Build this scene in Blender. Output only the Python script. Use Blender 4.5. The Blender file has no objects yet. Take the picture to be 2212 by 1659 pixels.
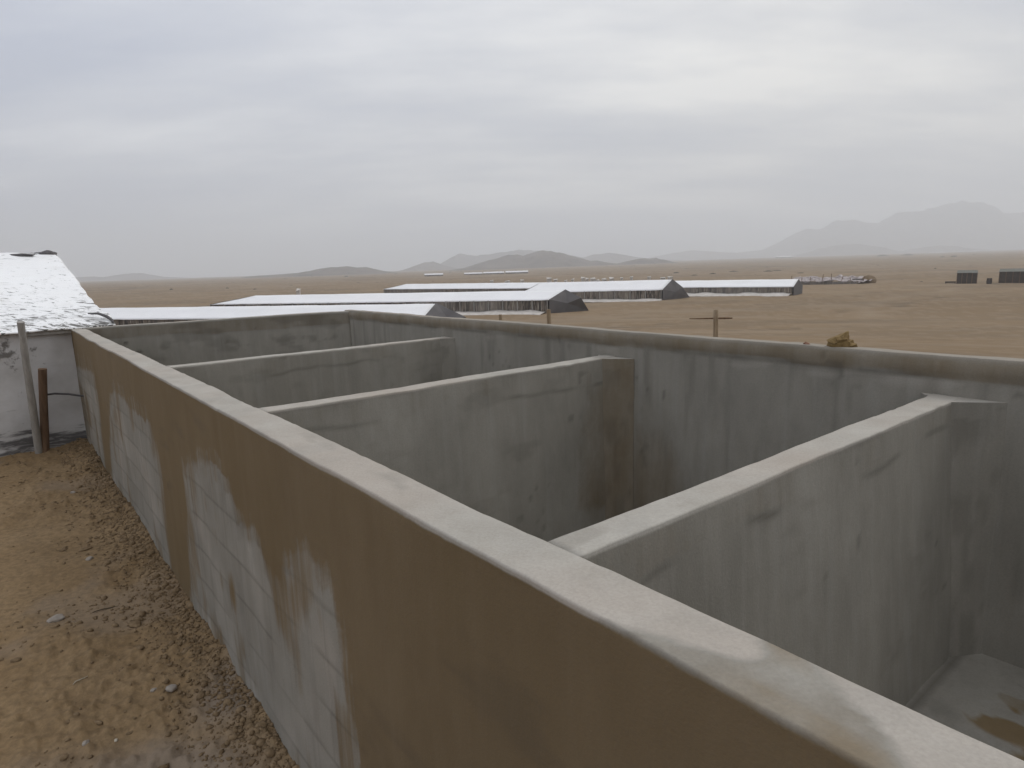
import bpy, math, random
import numpy as np
from math import radians, sin, cos, pi
from mathutils import Matrix, Vector

scene = bpy.context.scene
COL = scene.collection
rng = np.random.default_rng(7)
random.seed(7)

# ------------------------------------------------------------------ camera
CAM_H = 2.052
pitch, roll = radians(10.214), radians(-1.621)
cam_d = bpy.data.cameras.new('camera')
cam = bpy.data.objects.new('camera', cam_d); COL.objects.link(cam)
cam_d.sensor_fit = 'HORIZONTAL'; cam_d.sensor_width = 36.0
cam_d.lens = 36.0 * 1388.27 / 2212.0
cam_d.clip_start = 0.05; cam_d.clip_end = 40000
r0 = Vector((1, 0, 0)); d0 = Vector((0, -sin(pitch), -cos(pitch))); f0 = Vector((0, cos(pitch), -sin(pitch)))
ci = r0 * cos(roll) - d0 * sin(roll)
cj = r0 * sin(roll) + d0 * cos(roll)
cam.matrix_world = Matrix(((ci.x, -cj.x, -f0.x, 0), (ci.y, -cj.y, -f0.y, 0), (ci.z, -cj.z, -f0.z, CAM_H), (0, 0, 0, 1)))
scene.camera = cam

# ------------------------------------------------------------------ sky, sun, exposure
SUN_EL, SUN_AZ = radians(52), radians(60)       # azimuth clockwise from +Y (north)
world = bpy.data.worlds.new('World'); scene.world = world; world.use_nodes = True
wn, wl = world.node_tree.nodes, world.node_tree.links
wn.clear()
w_out = wn.new('ShaderNodeOutputWorld')
bg_sky = wn.new('ShaderNodeBackground'); bg_sky.inputs['Strength'].default_value = 0.06
sky = wn.new('ShaderNodeTexSky'); sky.sky_type = 'NISHITA'; sky.sun_disc = False
sky.sun_elevation = SUN_EL; sky.sun_rotation = SUN_AZ; sky.air_density = 1.5; sky.dust_density = 4
wl.new(sky.outputs[0], bg_sky.inputs['Color'])
tc = wn.new('ShaderNodeTexCoord')
sep = wn.new('ShaderNodeSeparateXYZ'); wl.new(tc.outputs['Generated'], sep.inputs[0])
# project the direction on a flat cloud deck high above: (x, y) / (z + small)
zp = wn.new('ShaderNodeMath'); zp.operation = 'MAXIMUM'; wl.new(sep.outputs[2], zp.inputs[0]); zp.inputs[1].default_value = 0.0
za = wn.new('ShaderNodeMath'); za.operation = 'ADD'; wl.new(zp.outputs[0], za.inputs[0]); za.inputs[1].default_value = 0.17
dx = wn.new('ShaderNodeMath'); dx.operation = 'DIVIDE'; wl.new(sep.outputs[0], dx.inputs[0]); wl.new(za.outputs[0], dx.inputs[1])
dy = wn.new('ShaderNodeMath'); dy.operation = 'DIVIDE'; wl.new(sep.outputs[1], dy.inputs[0]); wl.new(za.outputs[0], dy.inputs[1])
cmb = wn.new('ShaderNodeCombineXYZ'); wl.new(dx.outputs[0], cmb.inputs[0]); wl.new(dy.outputs[0], cmb.inputs[1])
def wnoise(scale, detail, rough, off, sx=1.0, sy=1.0):
    m = wn.new('ShaderNodeMapping'); m.inputs['Location'].default_value = off; m.inputs['Scale'].default_value = (sx, sy, 1)
    m.inputs['Rotation'].default_value = (0, 0, radians(-14))
    wl.new(cmb.outputs[0], m.inputs[0])
    n = wn.new('ShaderNodeTexNoise'); n.inputs['Scale'].default_value = scale
    n.inputs['Detail'].default_value = detail; n.inputs['Roughness'].default_value = rough
    wl.new(m.outputs[0], n.inputs['Vector']); return n
n1 = wnoise(0.6, 6, 0.55, (3.1, 7.4, 0), 0.7, 1.4)
n2 = wnoise(1.3, 6, 0.52, (9.0, 1.2, 3), 0.55, 1.5)
mixn = wn.new('ShaderNodeMath'); mixn.operation = 'MULTIPLY_ADD'; wl.new(n2.outputs[0], mixn.inputs[0]); mixn.inputs[1].default_value = 0.45
wl.new(n1.outputs[0], mixn.inputs[2])
ramp = wn.new('ShaderNodeValToRGB'); wl.new(mixn.outputs[0], ramp.inputs[0])
cr = ramp.color_ramp
cr.elements[0].position = 0.56; cr.elements[0].color = (0.56, 0.59, 0.66, 1)
cr.elements[1].position = 0.88; cr.elements[1].color = (1.02, 1.005, .965, 1)
e = cr.elements.new(0.72); e.color = (0.735, 0.745, 0.765, 1)
# the deck is thinner, so brighter, overhead than at the horizon
gr = wn.new('ShaderNodeMapRange'); wl.new(sep.outputs[2], gr.inputs[0])
for i_, v_ in enumerate((0.0, 0.6, 0.93, 1.26)): gr.inputs[i_ + 1].default_value = v_
bg_cl = wn.new('ShaderNodeBackground'); bg_cl.inputs['Strength'].default_value = 1.0
tm = wn.new('ShaderNodeMapRange'); wl.new(sep.outputs[0], tm.inputs[0])
for i_, v_ in enumerate((-0.75, 0.35, 1.0, 0.0)): tm.inputs[i_ + 1].default_value = v_
tint = wn.new('ShaderNodeMix'); tint.data_type = 'RGBA'; tint.blend_type = 'MULTIPLY'; wl.new(tm.outputs[0], tint.inputs[0])
wl.new(ramp.outputs[0], tint.inputs[6]); tint.inputs[7].default_value = (.92, .96, 1.06, 1)
wl.new(tint.outputs[2], bg_cl.inputs['Color']); wl.new(gr.outputs[0], bg_cl.inputs['Strength'])
mixw = wn.new('ShaderNodeMixShader'); mixw.inputs[0].default_value = 0.9
wl.new(bg_sky.outputs[0], mixw.inputs[1]); wl.new(bg_cl.outputs[0], mixw.inputs[2]); wl.new(mixw.outputs[0], w_out.inputs['Surface'])

sun_d = bpy.data.lights.new('sun', 'SUN'); sun_d.energy = 0.9; sun_d.angle = radians(25); sun_d.color = (1.0, 0.965, 0.92)
sun = bpy.data.objects.new('sun', sun_d); COL.objects.link(sun)
sdir = Vector((sin(SUN_AZ) * cos(SUN_EL), cos(SUN_AZ) * cos(SUN_EL), sin(SUN_EL)))
sun.rotation_euler = sdir.to_track_quat('Z', 'Y').to_euler()
vs = scene.view_settings
vs.view_transform = 'Standard'; vs.look = 'None'; vs.exposure = 0.0; vs.gamma = 1.0; vs.use_curve_mapping = False
scene.cycles.volume_bounces = 2

# ------------------------------------------------------------------ helpers
def tag(o, label=None, cat=None, group=None, kind=None):
    if label: o['label'] = label
    if cat: o['category'] = cat
    if group: o['group'] = group
    if kind: o['kind'] = kind
    return o
def empty(name, loc=(0, 0, 0), rz=0):
    o = bpy.data.objects.new(name, None); COL.objects.link(o); o.location = loc; o.rotation_euler = (0, 0, rz)
    o.empty_display_size = 0.2
    return o
def mesh_obj(name, verts, faces, mat, parent=None, smooth=False, attr=None):
    me = bpy.data.meshes.new(name)
    verts = np.asarray(verts, dtype=np.float64)
    if isinstance(faces, np.ndarray):
        nf, k = faces.shape
        me.vertices.add(len(verts)); me.vertices.foreach_set('co', verts.ravel())
        me.loops.add(nf * k); me.loops.foreach_set('vertex_index', faces.ravel().astype(np.int32))
        me.polygons.add(nf); me.polygons.foreach_set('loop_start', np.arange(0, nf * k, k, dtype=np.int32))
        me.update(calc_edges=True); me.validate()
    else:
        me.from_pydata([tuple(v) for v in verts], [], [tuple(f) for f in faces]); me.update()
    if smooth: me.polygons.foreach_set('use_smooth', np.ones(len(me.polygons), dtype=bool))
    if attr is not None:
        a = me.color_attributes.new(name='stain', type='FLOAT_COLOR', domain='POINT')
        c = np.zeros((len(verts), 4), dtype=np.float32); c[:, :attr.shape[1]] = attr
        a.data.foreach_set('color', c.ravel())
    if mat: me.materials.append(mat)
    o = bpy.data.objects.new(name, me); COL.objects.link(o)
    if parent: o.parent = parent
    return o
def grid_faces(n, m, wrap=False):
    i = np.arange(n - 1)[:, None]; j = np.arange(m - 1)[None, :]
    a = (i * m + j).ravel()
    return np.stack([a, a + m, a + m + 1, a + 1], 1)

# vectorised value noise
def _h(ix, iy, iz, seed):
    v = (ix.astype(np.int64) * 374761393 + iy.astype(np.int64) * 668265263 + iz.astype(np.int64) * 2147483647 + seed * 974634777) & 0xffffffff
    v = ((v ^ (v >> 13)) * 1274126177) & 0xffffffff
    v = ((v ^ (v >> 16)) * 2246822519) & 0xffffffff
    return ((v ^ (v >> 15)) & 0xffffff) / float(0xffffff)
def vn(x, y, z=None, seed=0):
    x = np.asarray(x, float); y = np.asarray(y, float)
    z = np.zeros_like(x) if z is None else np.asarray(z, float)
    x, y, z = np.broadcast_arrays(x, y, z)
    ix, iy, iz = np.floor(x), np.floor(y), np.floor(z)
    fx, fy, fz = x - ix, y - iy, z - iz
    sx, sy, sz = [t * t * t * (t * (t * 6 - 15) + 10) for t in (fx, fy, fz)]
    r = 0
    for a in (0, 1):
        for b in (0, 1):
            for c in (0, 1):
                w = (sx if a else 1 - sx) * (sy if b else 1 - sy) * (sz if c else 1 - sz)
                r = r + w * _h(ix + a, iy + b, iz + c, seed)
    return r * 2 - 1
def fbm(x, y, z=None, oct=4, gain=0.5, seed=0):
    r = 0; a = 1.0; t = 0
    for k in range(oct):
        f = 2.03 ** k
        r = r + a * vn(np.asarray(x) * f, np.asarray(y) * f, None if z is None else np.asarray(z) * f, seed + k * 13)
        t += a; a *= gain
    return r / t
def ss(a, b, x):
    t = np.clip((np.asarray(x, float) - a) / (b - a), 0, 1); return t * t * (3 - 2 * t)
def in_poly(px, py, poly):
    px = np.asarray(px); py = np.asarray(py); r = np.zeros(px.shape, bool); n = len(poly)
    for i in range(n):
        x1, y1 = poly[i]; x2, y2 = poly[(i + 1) % n]
        if y1 == y2: continue
        c = ((y1 > py) != (y2 > py)) & (px < (x2 - x1) * (py - y1) / (y2 - y1) + x1)
        r ^= c
    return r
def soft_poly(px, py, poly, blur):
    r = 0; k = 0
    for dx_ in (-1, -.5, 0, .5, 1):
        for dy_ in (-1, 0, 1):
            r = r + in_poly(px + dx_ * blur, py + dy_ * blur, poly); k += 1
    return r / k

# ------------------------------------------------------------------ materials
class NT:
    def __init__(s, name):
        s.m = bpy.data.materials.new(name); s.m.use_nodes = True
        s.t = s.m.node_tree; s.n = s.t.nodes; s.l = s.t.links; s.n.clear()
        s.out = s.n.new('ShaderNodeOutputMaterial'); s.b = s.n.new('ShaderNodeBsdfPrincipled')
        s.l.new(s.b.outputs[0], s.out.inputs[0])
        s.co = s.n.new('ShaderNodeTexCoord').outputs['Object']
    def noise(s, scale, detail=4, rough=.55, stretch=(1, 1, 1), loc=(0, 0, 0), rot=(0, 0, 0), dist=0):
        m = s.n.new('ShaderNodeMapping'); m.inputs['Scale'].default_value = stretch; m.inputs['Location'].default_value = loc; m.inputs['Rotation'].default_value = rot
        s.l.new(s.co, m.inputs[0])
        n = s.n.new('ShaderNodeTexNoise'); n.inputs['Scale'].default_value = scale; n.inputs['Detail'].default_value = detail
        n.inputs['Roughness'].default_value = rough; n.inputs['Distortion'].default_value = dist
        s.l.new(m.outputs[0], n.inputs['Vector']); return n.outputs[0]
    def rng(s, v, a, b, c=0.0, d=1.0):
        n = s.n.new('ShaderNodeMapRange'); s.l.new(v, n.inputs[0])
        for i, q in enumerate((a, b, c, d)): n.inputs[i + 1].default_value = q
        return n.outputs[0]
    def mix(s, f, a, b, mode='MIX'):
        n = s.n.new('ShaderNodeMix'); n.data_type = 'RGBA'; n.blend_type = mode
        for k, v in ((0, f), (6, a), (7, b)):
            if isinstance(v, (int, float)): n.inputs[k].default_value = v
            elif isinstance(v, tuple): n.inputs[k].default_value = (*v, 1) if len(v) == 3 else v
            else: s.l.new(v, n.inputs[k])
        return n.outputs[2]
    def math(s, op, a, b=0.0):
        n = s.n.new('ShaderNodeMath'); n.operation = op
        for k, v in ((0, a), (1, b)):
            if isinstance(v, (int, float)): n.inputs[k].default_value = v
            else: s.l.new(v, n.inputs[k])
        return n.outputs[0]
    def attr(s, name='stain'):
        n = s.n.new('ShaderNodeAttribute'); n.attribute_name = name
        sp = s.n.new('ShaderNodeSeparateColor'); s.l.new(n.outputs['Color'], sp.inputs[0]); s.alpha = n.outputs['Alpha']; return sp.outputs[0], sp.outputs[1], sp.outputs[2]
    def bump(s, h, strength=.3, dist=.01):
        n = s.n.new('ShaderNodeBump'); n.inputs['Strength'].default_value = strength; n.inputs['Distance'].default_value = dist
        s.l.new(h, n.inputs['Height']); s.l.new(n.outputs[0], s.b.inputs['Normal']); return n
    def fin(s, col, rough=.9, spec=.3):
        if isinstance(col, tuple): s.b.inputs['Base Color'].default_value = (*col, 1)
        else: s.l.new(col, s.b.inputs['Base Color'])
        if isinstance(rough, (int, float)): s.b.inputs['Roughness'].default_value = rough
        else: s.l.new(rough, s.b.inputs['Roughness'])
        s.b.inputs['Specular IOR Level'].default_value = spec
        return s.m

def concrete():
    # stain attribute: R brown damp plaster, G dry pale cement, B dark marks (joints, drips, pits)
    s = NT('cement_plaster'); R, G, B = s.attr()
    big = s.noise(1.1, 5, .55, (1, 1, .7))
    med = s.noise(6, 5, .6, (1, 1, .45), (3, 1, 2))
    streak = s.noise(16, 4, .6, (1, 1, .07), (1, 5, 0))
    streak2 = s.noise(38, 3, .6, (1, 1, .05), (7, 2, 4))
    fine = s.noise(140, 3, .6)
    gray = s.mix(s.rng(big, .3, .7), (.242, .225, .192), (.325, .306, .268))
    gray = s.mix(s.rng(med, .35, .75, 0, .6), gray, (.19, .178, .154))
    gray = s.mix(s.rng(streak, .5, .72, 0, .30), gray, (.34, .33, .30))
    gray = s.mix(s.rng(streak2, .55, .75, 0, .15), gray, (.155, .146, .126))
    pale = s.mix(s.rng(med, .3, .7), (.345, .322, .282), (.435, .412, .37))
    pale = s.mix(s.rng(big, .42, .62, 0, .55), pale, (.40, .345, .295))
    pale = s.mix(s.rng(s.noise(3.2, 4, .5, (1, 1, 1), (5, 3, 1)), .55, .7, 0, .5), pale, (.31, .295, .265))
    brown = s.mix(s.rng(big, .3, .7), (.168, .118, .058), (.205, .150, .086))
    brown = s.mix(s.rng(streak, .5, .75, 0, .3), brown, (.225, .168, .105))
    brown = s.mix(s.rng(med, .4, .7, 0, .35), brown, (.145, .10, .05))
    wob = s.math('MULTIPLY', s.math('SUBTRACT', med, .5), .9)
    wst = s.math('ADD', s.math('MULTIPLY', s.math('SUBTRACT', streak, .5), .75), s.math('MULTIPLY', s.math('SUBTRACT', streak2, .5), .4))
    wst = s.math('MULTIPLY', wst, s.alpha)
    g2 = s.rng(s.math('ADD', s.math('ADD', G, s.math('MULTIPLY', wob, .5)), 0), .25, .75)
    r2 = s.rng(s.math('ADD', R, s.math('ADD', s.math('MULTIPLY', wob, .35), wst)), .3, .7)
    col = s.mix(g2, gray, pale)
    col = s.mix(r2, col, brown)
    col = s.mix(s.rng(B, 0, 1, 0, .8), col, (.075, .064, .05))
    col = s.mix(s.rng(fine, .35, .7, 0, .16), col, (.09, .085, .075))
    s.bump(s.math('ADD', s.math('MULTIPLY', fine, .25), s.math('ADD', med, s.math('MULTIPLY', streak, .25))), .5, .008)
    return s.fin(col, .88, .25)
M_CON = concrete()

def soil():
    s = NT('sandy_soil'); R, G, B = s.attr()   # R damp near soil, G disturbed dark patches, B pale crust
    far1 = s.noise(.018, 6, .6); far2 = s.noise(.11, 6, .65, (.5, 1.3, 1), (4, 4, 0), (0, 0, .3)); md = s.noise(1.3, 6, .6); fn = s.noise(26, 5, .65); vf = s.noise(120, 3, .6)
    sand = s.mix(s.rng(far1, .35, .65), (.190, .131, .074), (.238, .169, .100))
    sand = s.mix(s.rng(far2, .45, .68, 0, .5), sand, (.155, .12, .083))
    sand = s.mix(s.rng(md, .5, .75, 0, .2), sand, (.245, .195, .14))
    damp = s.mix(s.rng(md, .35, .65), (.245, .163, .084), (.305, .212, .118))
    damp = s.mix(s.rng(fn, .35, .6, .55, 0), damp, (.115, .08, .046))
    damp = s.mix(s.rng(fn, .6, .8, 0, .4), damp, (.30, .235, .165))
    damp = s.mix(B, damp, (.245, .198, .155))
    sand = s.mix(s.math('MULTIPLY', B, .8), sand, (.30, .235, .165))
    col = s.mix(R, sand, damp)
    col = s.mix(s.rng(s.math('ADD', G, s.math('MULTIPLY', s.math('SUBTRACT', fn, .5), .5)), .2, .9, 0, .75), col, (.105, .08, .055))
    col = s.mix(s.rng(vf, .3, .7, .12, 0), col, (.08, .06, .04))
    s.bump(s.math('ADD', s.math('MULTIPLY', fn, 1.0), s.math('MULTIPLY', vf, .4)), .5, .012)
    return s.fin(col, .95, .15)
M_SOIL = soil()

def hillmat(name, a, b):
    s = NT(name)
    n = s.noise(.02, 6, .65); n2 = s.noise(.004, 4, .6)
    c = s.mix(s.rng(n, .4, .6), a, b); c = s.mix(s.rng(n2, .4, .6, 0, .5), c, (.15, .12, .095))
    return s.fin(c, .95, .1)
M_HILL = hillmat('rocky_hill', (.07, .056, .047), (.125, .10, .08))

def plastic_roof(name='white_sheeting', dirt=0.0, base=(.80, .80, .815)):
    s = NT(name)
    n = s.noise(.35, 4, .6); fold = s.noise(3.0, 4, .6, (1, 1, 1), (2, 2, 2))
    c = s.mix(s.rng(n, .35, .7), base, tuple(v * .93 for v in base))
    if dirt:
        R, G, B = s.attr()
        sp = s.noise(13, 6, .72, (.5, 1.4, 1), (0, 0, 0), (0, 0, radians(-42)), .6)
        th = s.math('ADD', sp, s.math('MULTIPLY', R, .3))
        c = s.mix(s.rng(th, .655, .70, 0, .95), c, (.085, .08, .07))
        th2 = s.math('ADD', s.noise(2.2, 5, .6, (1, 1, 1), (3, 8, 1)), s.math('MULTIPLY', R, .12))
        c = s.mix(s.rng(th2, .58, .78, 0, .25), c, (.5, .49, .46))
        c = s.mix(B, c, (.06, .055, .05))
        s.bump(s.math('ADD', sp, fold), .3, .012)
    else:
        s.bump(fold, .25, .03)
    return s.fin(c, .55, .35)
M_ROOF = plastic_roof()
M_SHEDROOF = plastic_roof('dirty_white_sheeting', 1.0, (.86, .865, .87))
def shedwall():
    s = NT('muddy_white_plastic'); R, G, B = s.attr()
    c = s.mix(s.rng(s.noise(2.5, 5, .6), .35, .7), (.42, .41, .405), (.56, .555, .56))
    st = s.noise(7, 5, .65, (.35, .35, 2.6), (1, 1, 1), (0, 0, 0), .5)
    c = s.mix(s.rng(s.math('ADD', st, s.math('MULTIPLY', R, .28)), .66, .80, 0, .9), c, (.07, .065, .065))
    c = s.mix(s.rng(s.math('ADD', s.noise(9, 4, .6), s.math('MULTIPLY', G, .25)), .7, .8, 0, .8), c, (.08, .07, .06))
    s.bump(st, .3, .015)
    return s.fin(c, .6, .3)
M_SHEDWALL = shedwall()
def simple(name, a, b, scale=8, rough=.85, stretch=(1, 1, 1), bump=.2, spec=.25):
    s = NT(name); n = s.noise(scale, 5, .6, stretch)
    c = s.mix(s.rng(n, .35, .68), a, b); s.bump(n, bump, .01); return s.fin(c, rough, spec)
M_WOOD = simple('weathered_wood', (.20, .145, .09), (.32, .25, .17), 30, .85, (1, 1, .08), .4)
M_BROWNWOOD = simple('brown_wood', (.115, .07, .042), (.19, .12, .075), 30, .85, (1, 1, .08), .4)
M_GREYWOOD = simple('whitewashed_pole', (.27, .255, .235), (.36, .345, .325), 25, .85, (1, 1, .1), .4)
M_HOSE = simple('dark_hose', (.05, .05, .055), (.09, .085, .085), 20, .5)
M_DARK = simple('dark_grey_canvas', (.092, .086, .088), (.125, .118, .118), .6, .8, (1, 1, 1), .3)
M_NET = None
def netting():
    s = NT('mesh_side_netting')
    n = s.noise(2.2, 4, .75, (1, 1, .10)); n2 = s.noise(5.0, 3, .7, (1, 1, .08), (5, 2, 1)); n3 = s.noise(.12, 2, .5)
    c = s.mix(s.rng(n, .44, .56), (.045, .036, .03), (.17, .14, .112)); c = s.mix(s.rng(n2, .54, .62, 0, .85), c, (.34, .30, .25))
    c = s.mix(s.rng(n3, .45, .6, 0, .45), c, (.24, .22, .20))
    return s.fin(c, .85, .2)
M_NET = netting()
M_TARP = simple('dusty_white_tarp', (.42, .385, .35), (.56, .53, .50), 1.5, .7, (1, 1, 1), .5)
M_CLOD = simple('soil_clod', (.145, .10, .058), (.25, .18, .11), 30, .95, (1, 1, 1), .5, .1)
M_STONE = simple('pale_stone', (.27, .235, .20), (.37, .33, .29), 20, .9, (1, 1, 1), .4)
M_STRAW = simple('pale_straw', (.42, .37, .29), (.5, .46, .38), 30, .8)
M_TWIG = simple('dark_twig', (.06, .045, .03), (.10, .075, .05), 30, .9)
M_LUMP = simple('yellow_brown_clay', (.155, .10, .04), (.25, .175, .08), 35, .9, (1, 1, 1), .6)
M_BRICK = simple('red_brick_dust', (.22, .12, .085), (.30, .17, .12), 60, .9)
M_HUT = simple('dark_brown_netting', (.042, .030, .024), (.062, .047, .037), 2, .85)
M_HUTROOF = simple('grey_green_roof_sheet', (.12, .122, .105), (.16, .16, .14), 2, .8)
M_SCRUB = simple('dry_scrub', (.07, .06, .045), (.11, .092, .068), 3, .95)
M_PINK = simple('torn_pinkish_sheeting', (.13, .10, .095), (.50, .45, .44), 1.1, .8, (1, 1, 1), .5)

# ------------------------------------------------------------------ tank frame of reference
A = np.array([0.06504, 1.35504]); DD = np.array([-0.62529, 0.78039]); NN = np.array([0.78039, 0.62529])
def W(s, u): return A + DD * s + NN * u
ZT, ZR, ZF = 1.452, 1.623, 0.312       # partition / front wall top, back rim, tank floor
FS0, FS1 = -2.35, 8.74                 # front wall from ... to
TF = 0.147                             # front wall thickness

# ------------------------------------------------------------------ ground
rr_k = [0, 9, 13, 20, 30, 50, 75, 110, 40000]; rz_k = [0, 0, -.05, -.42, -1.5, -3.15, -3.92, -4, -4]
_r = np.concatenate([np.linspace(0, 150, 600)]); _z = np.interp(_r, rr_k, rz_k)
ker = np.hanning(25); ker /= ker.sum(); _zs = np.convolve(np.pad(_z, 12, mode='edge'), ker, mode='valid')
def rise(x, y):
    r = np.hypot(x, y); az = np.arctan2(x, np.maximum(y, 1e-6))
    w = .12 + .88 * ss(-.5, .45, az)
    return w * .0078 * np.clip(r - 500, 0, 2800)
def base_h(x, y):
    x = np.asarray(x, float); y = np.asarray(y, float)
    r = np.hypot(x, y)
    z = np.where(r < 150, np.interp(r, _r, _zs), -4.0) + rise(x, y)
    back = ss(2, -6, y)          # behind the camera the platform stays level
    return z * (1 - back) + 0 * back
def ground_h(x, y):
    x = np.asarray(x, float); y = np.asarray(y, float); r = np.hypot(x, y)
    z = base_h(x, y)
    z = z + .5 * fbm(x / 60, y / 60, oct=4, seed=3) * ss(60, 200, r)
    z = z + .10 * fbm(x / 6, y / 6, oct=3, seed=5) * ss(10, 30, r)
    s = (x - A[0]) * DD[0] + (y - A[1]) * DD[1]; u = (x - A[0]) * NN[0] + (y - A[1]) * NN[1]
    near = 1 - ss(12, 30, r)
    rough = ss(-.05, .25, fbm(x / .8, y / .8, oct=3, seed=21) + .25 * ss(-1.1, -.3, u))
    z = z + near * (.035 * fbm(x / .7, y / .7, oct=3, seed=8) + (.25 + .75 * rough) * (.028 * fbm(x / .16, y / .16, oct=4, gain=.6, seed=9)))
    z = z + near * rough * .018 * np.clip(fbm(x / .055, y / .055, oct=2, seed=31) - .1, 0, 1) * 2
    z = z + near * .05 * ss(-.5, -.15, u) * ss(.1, -.1, u) * (.6 + .6 * vn(x / .25, y / .25, seed=4))
    return z, rough * near, s, u
rings = np.concatenate([np.linspace(.3, 1.2, 15)[:-1], np.geomspace(1.2, 13, 340)[:-1], np.geomspace(13, 200, 130)[:-1], np.geomspace(200, 9000, 90)])
azs = np.concatenate([np.linspace(-pi, -1.05, 60)[:-1], np.linspace(-1.05, .0, 520)[:-1], np.linspace(.0, 1.05, 240)[:-1], np.linspace(1.05, pi, 60)])
RR, AZ = np.meshgrid(rings, azs, indexing='ij')
gx, gy = RR * np.sin(AZ), RR * np.cos(AZ)
gz, g_rough, gs, gu = ground_h(gx, gy)
damp = (1 - ss(9, 26, RR)) * ss(.6, -.2, gu - 1.2)
# pale smooth crust, and dark disturbed strips out on the plain
crust = ss(.08, .3, fbm(gx / .9 + 3, gy / .9, oct=3, seed=77)) * (1 - g_rough) * .35
for (ccx, ccy, rx, ry, wt) in ((-1.42, 2.95, .20, .33, .9), (-1.5, 2.35, .42, .26, .8), (-1.9, 2.2, .4, .3, .6)):
    crust = np.maximum(crust, wt * np.exp(-(((gx - ccx) / rx) ** 2 + ((gy - ccy) / ry) ** 2) ** 2))
dist = np.zeros_like(gx)
for (px, py, rx, ry, ro, amt) in ((52, 84, 11, 1.2, .8, .45), (66, 96, 9, 1.0, .0, .7), (58, 99, 3, 1.6, .3, .7), (56, 104, 4, 2, 1.0, .45), (62, 112, 5, 2, .6, .5), (38, 74, 5, 1.2, .7, .5), (24, 46, 2.5, .5, .3, .6),
                                  (80, 150, 8, 2, .1, .4), (70, 118, 4, 1.2, .5, .5), (12, 30, 4, .7, -.2, .25), (8, 52, 6, 1.1, .05, .22), (31, 60, 9, 1.0, .3, .22), (48, 70, 10, 1.4, .6, .2)):
    c_, s_ = cos(ro), sin(ro); a_ = (gx - px) * c_ + (gy - py) * s_; b_ = -(gx - px) * s_ + (gy - py) * c_
    g_ = np.exp(-((a_ / rx) ** 2 + (b_ / ry) ** 2)) * (.6 + .8 * vn(gx / 2, gy / 2, seed=6))
    dist = np.maximum(dist, amt * g_); gz = gz + .25 * amt * g_ * vn(gx / 1.5, gy / 1.5, seed=61)
dist = dist + .42 * ss(.05, .4, fbm(gx / 30, gy / 14, oct=4, seed=91)) * ss(25, 70, RR) + .3 * ss(.1, .4, fbm(gx / 80, gy / 25, oct=4, seed=93)) * ss(150, 300, RR)
dist = dist + .5 * ss(.45, .7, fbm(gx / 5, gy / 2.2, oct=3, seed=95)) * ss(20, 50, RR) * ss(400, 200, RR)
hf = ss(-.7, -.02, -np.abs(gu + .05)) * damp * ss(0.25, .8, g_rough) * .3
dist = np.clip(dist + hf, 0, 1)
# faint wheel tracks and a turned-over strip on the right of the plain
for trk, amt in (([(37.5, 66), (43, 78), (52, 91), (64, 103), (74, 110), (84, 122)], .75), ([(30, 52), (34, 62), (41, 76), (50, 89), (62, 101)], .5), ([(64, 101), (69, 103), (75, 106)], .6)):
    for (x0, y0), (x1, y1) in zip(trk[:-1], trk[1:]):
        L_ = math.hypot(x1 - x0, y1 - y0); t_ = np.clip(((gx - x0) * (x1 - x0) + (gy - y0) * (y1 - y0)) / L_ ** 2, 0, 1)
        dd_ = np.hypot(gx - x0 - t_ * (x1 - x0), gy - y0 - t_ * (y1 - y0)) + .8 * vn(gx / 2.2, gy / 2.2, seed=63)
        crust = np.maximum(crust, amt * np.exp(-(dd_ / 1.5) ** 2) * (.5 + .5 * vn(gx / 3, gy / 3, seed=64)))
crust = np.maximum(crust, .5 * ss(.15, .5, fbm(gx / 18, gy / 7, oct=4, seed=97)) * ss(18, 40, RR))
attr = np.stack([damp.ravel(), dist.ravel(), crust.ravel()], 1).astype(np.float32)
nr, na = RR.shape
gv = np.stack([gx.ravel(), gy.ravel(), gz.ravel()], 1)
gf = grid_faces(nr, na)[:, ::-1]
# close the centre with a fan
cidx = len(gv); gv = np.vstack([gv, [0, 0, 0]]); attr = np.vstack([attr, [[1, 0, 0]]])
fan = np.stack([np.full(na - 1, cidx), np.arange(na - 1) + 1, np.arange(na - 1), np.full(na - 1, cidx)], 1)
ground = mesh_obj('ground', gv, gf, M_SOIL, smooth=True, attr=attr)
tag(ground, 'sandy desert ground, clodded brown soil near and bare plain beyond', None, None, 'structure')
def gh(x, y): return float(ground_h(np.array([x]), np.array([y]))[0][0])

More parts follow.
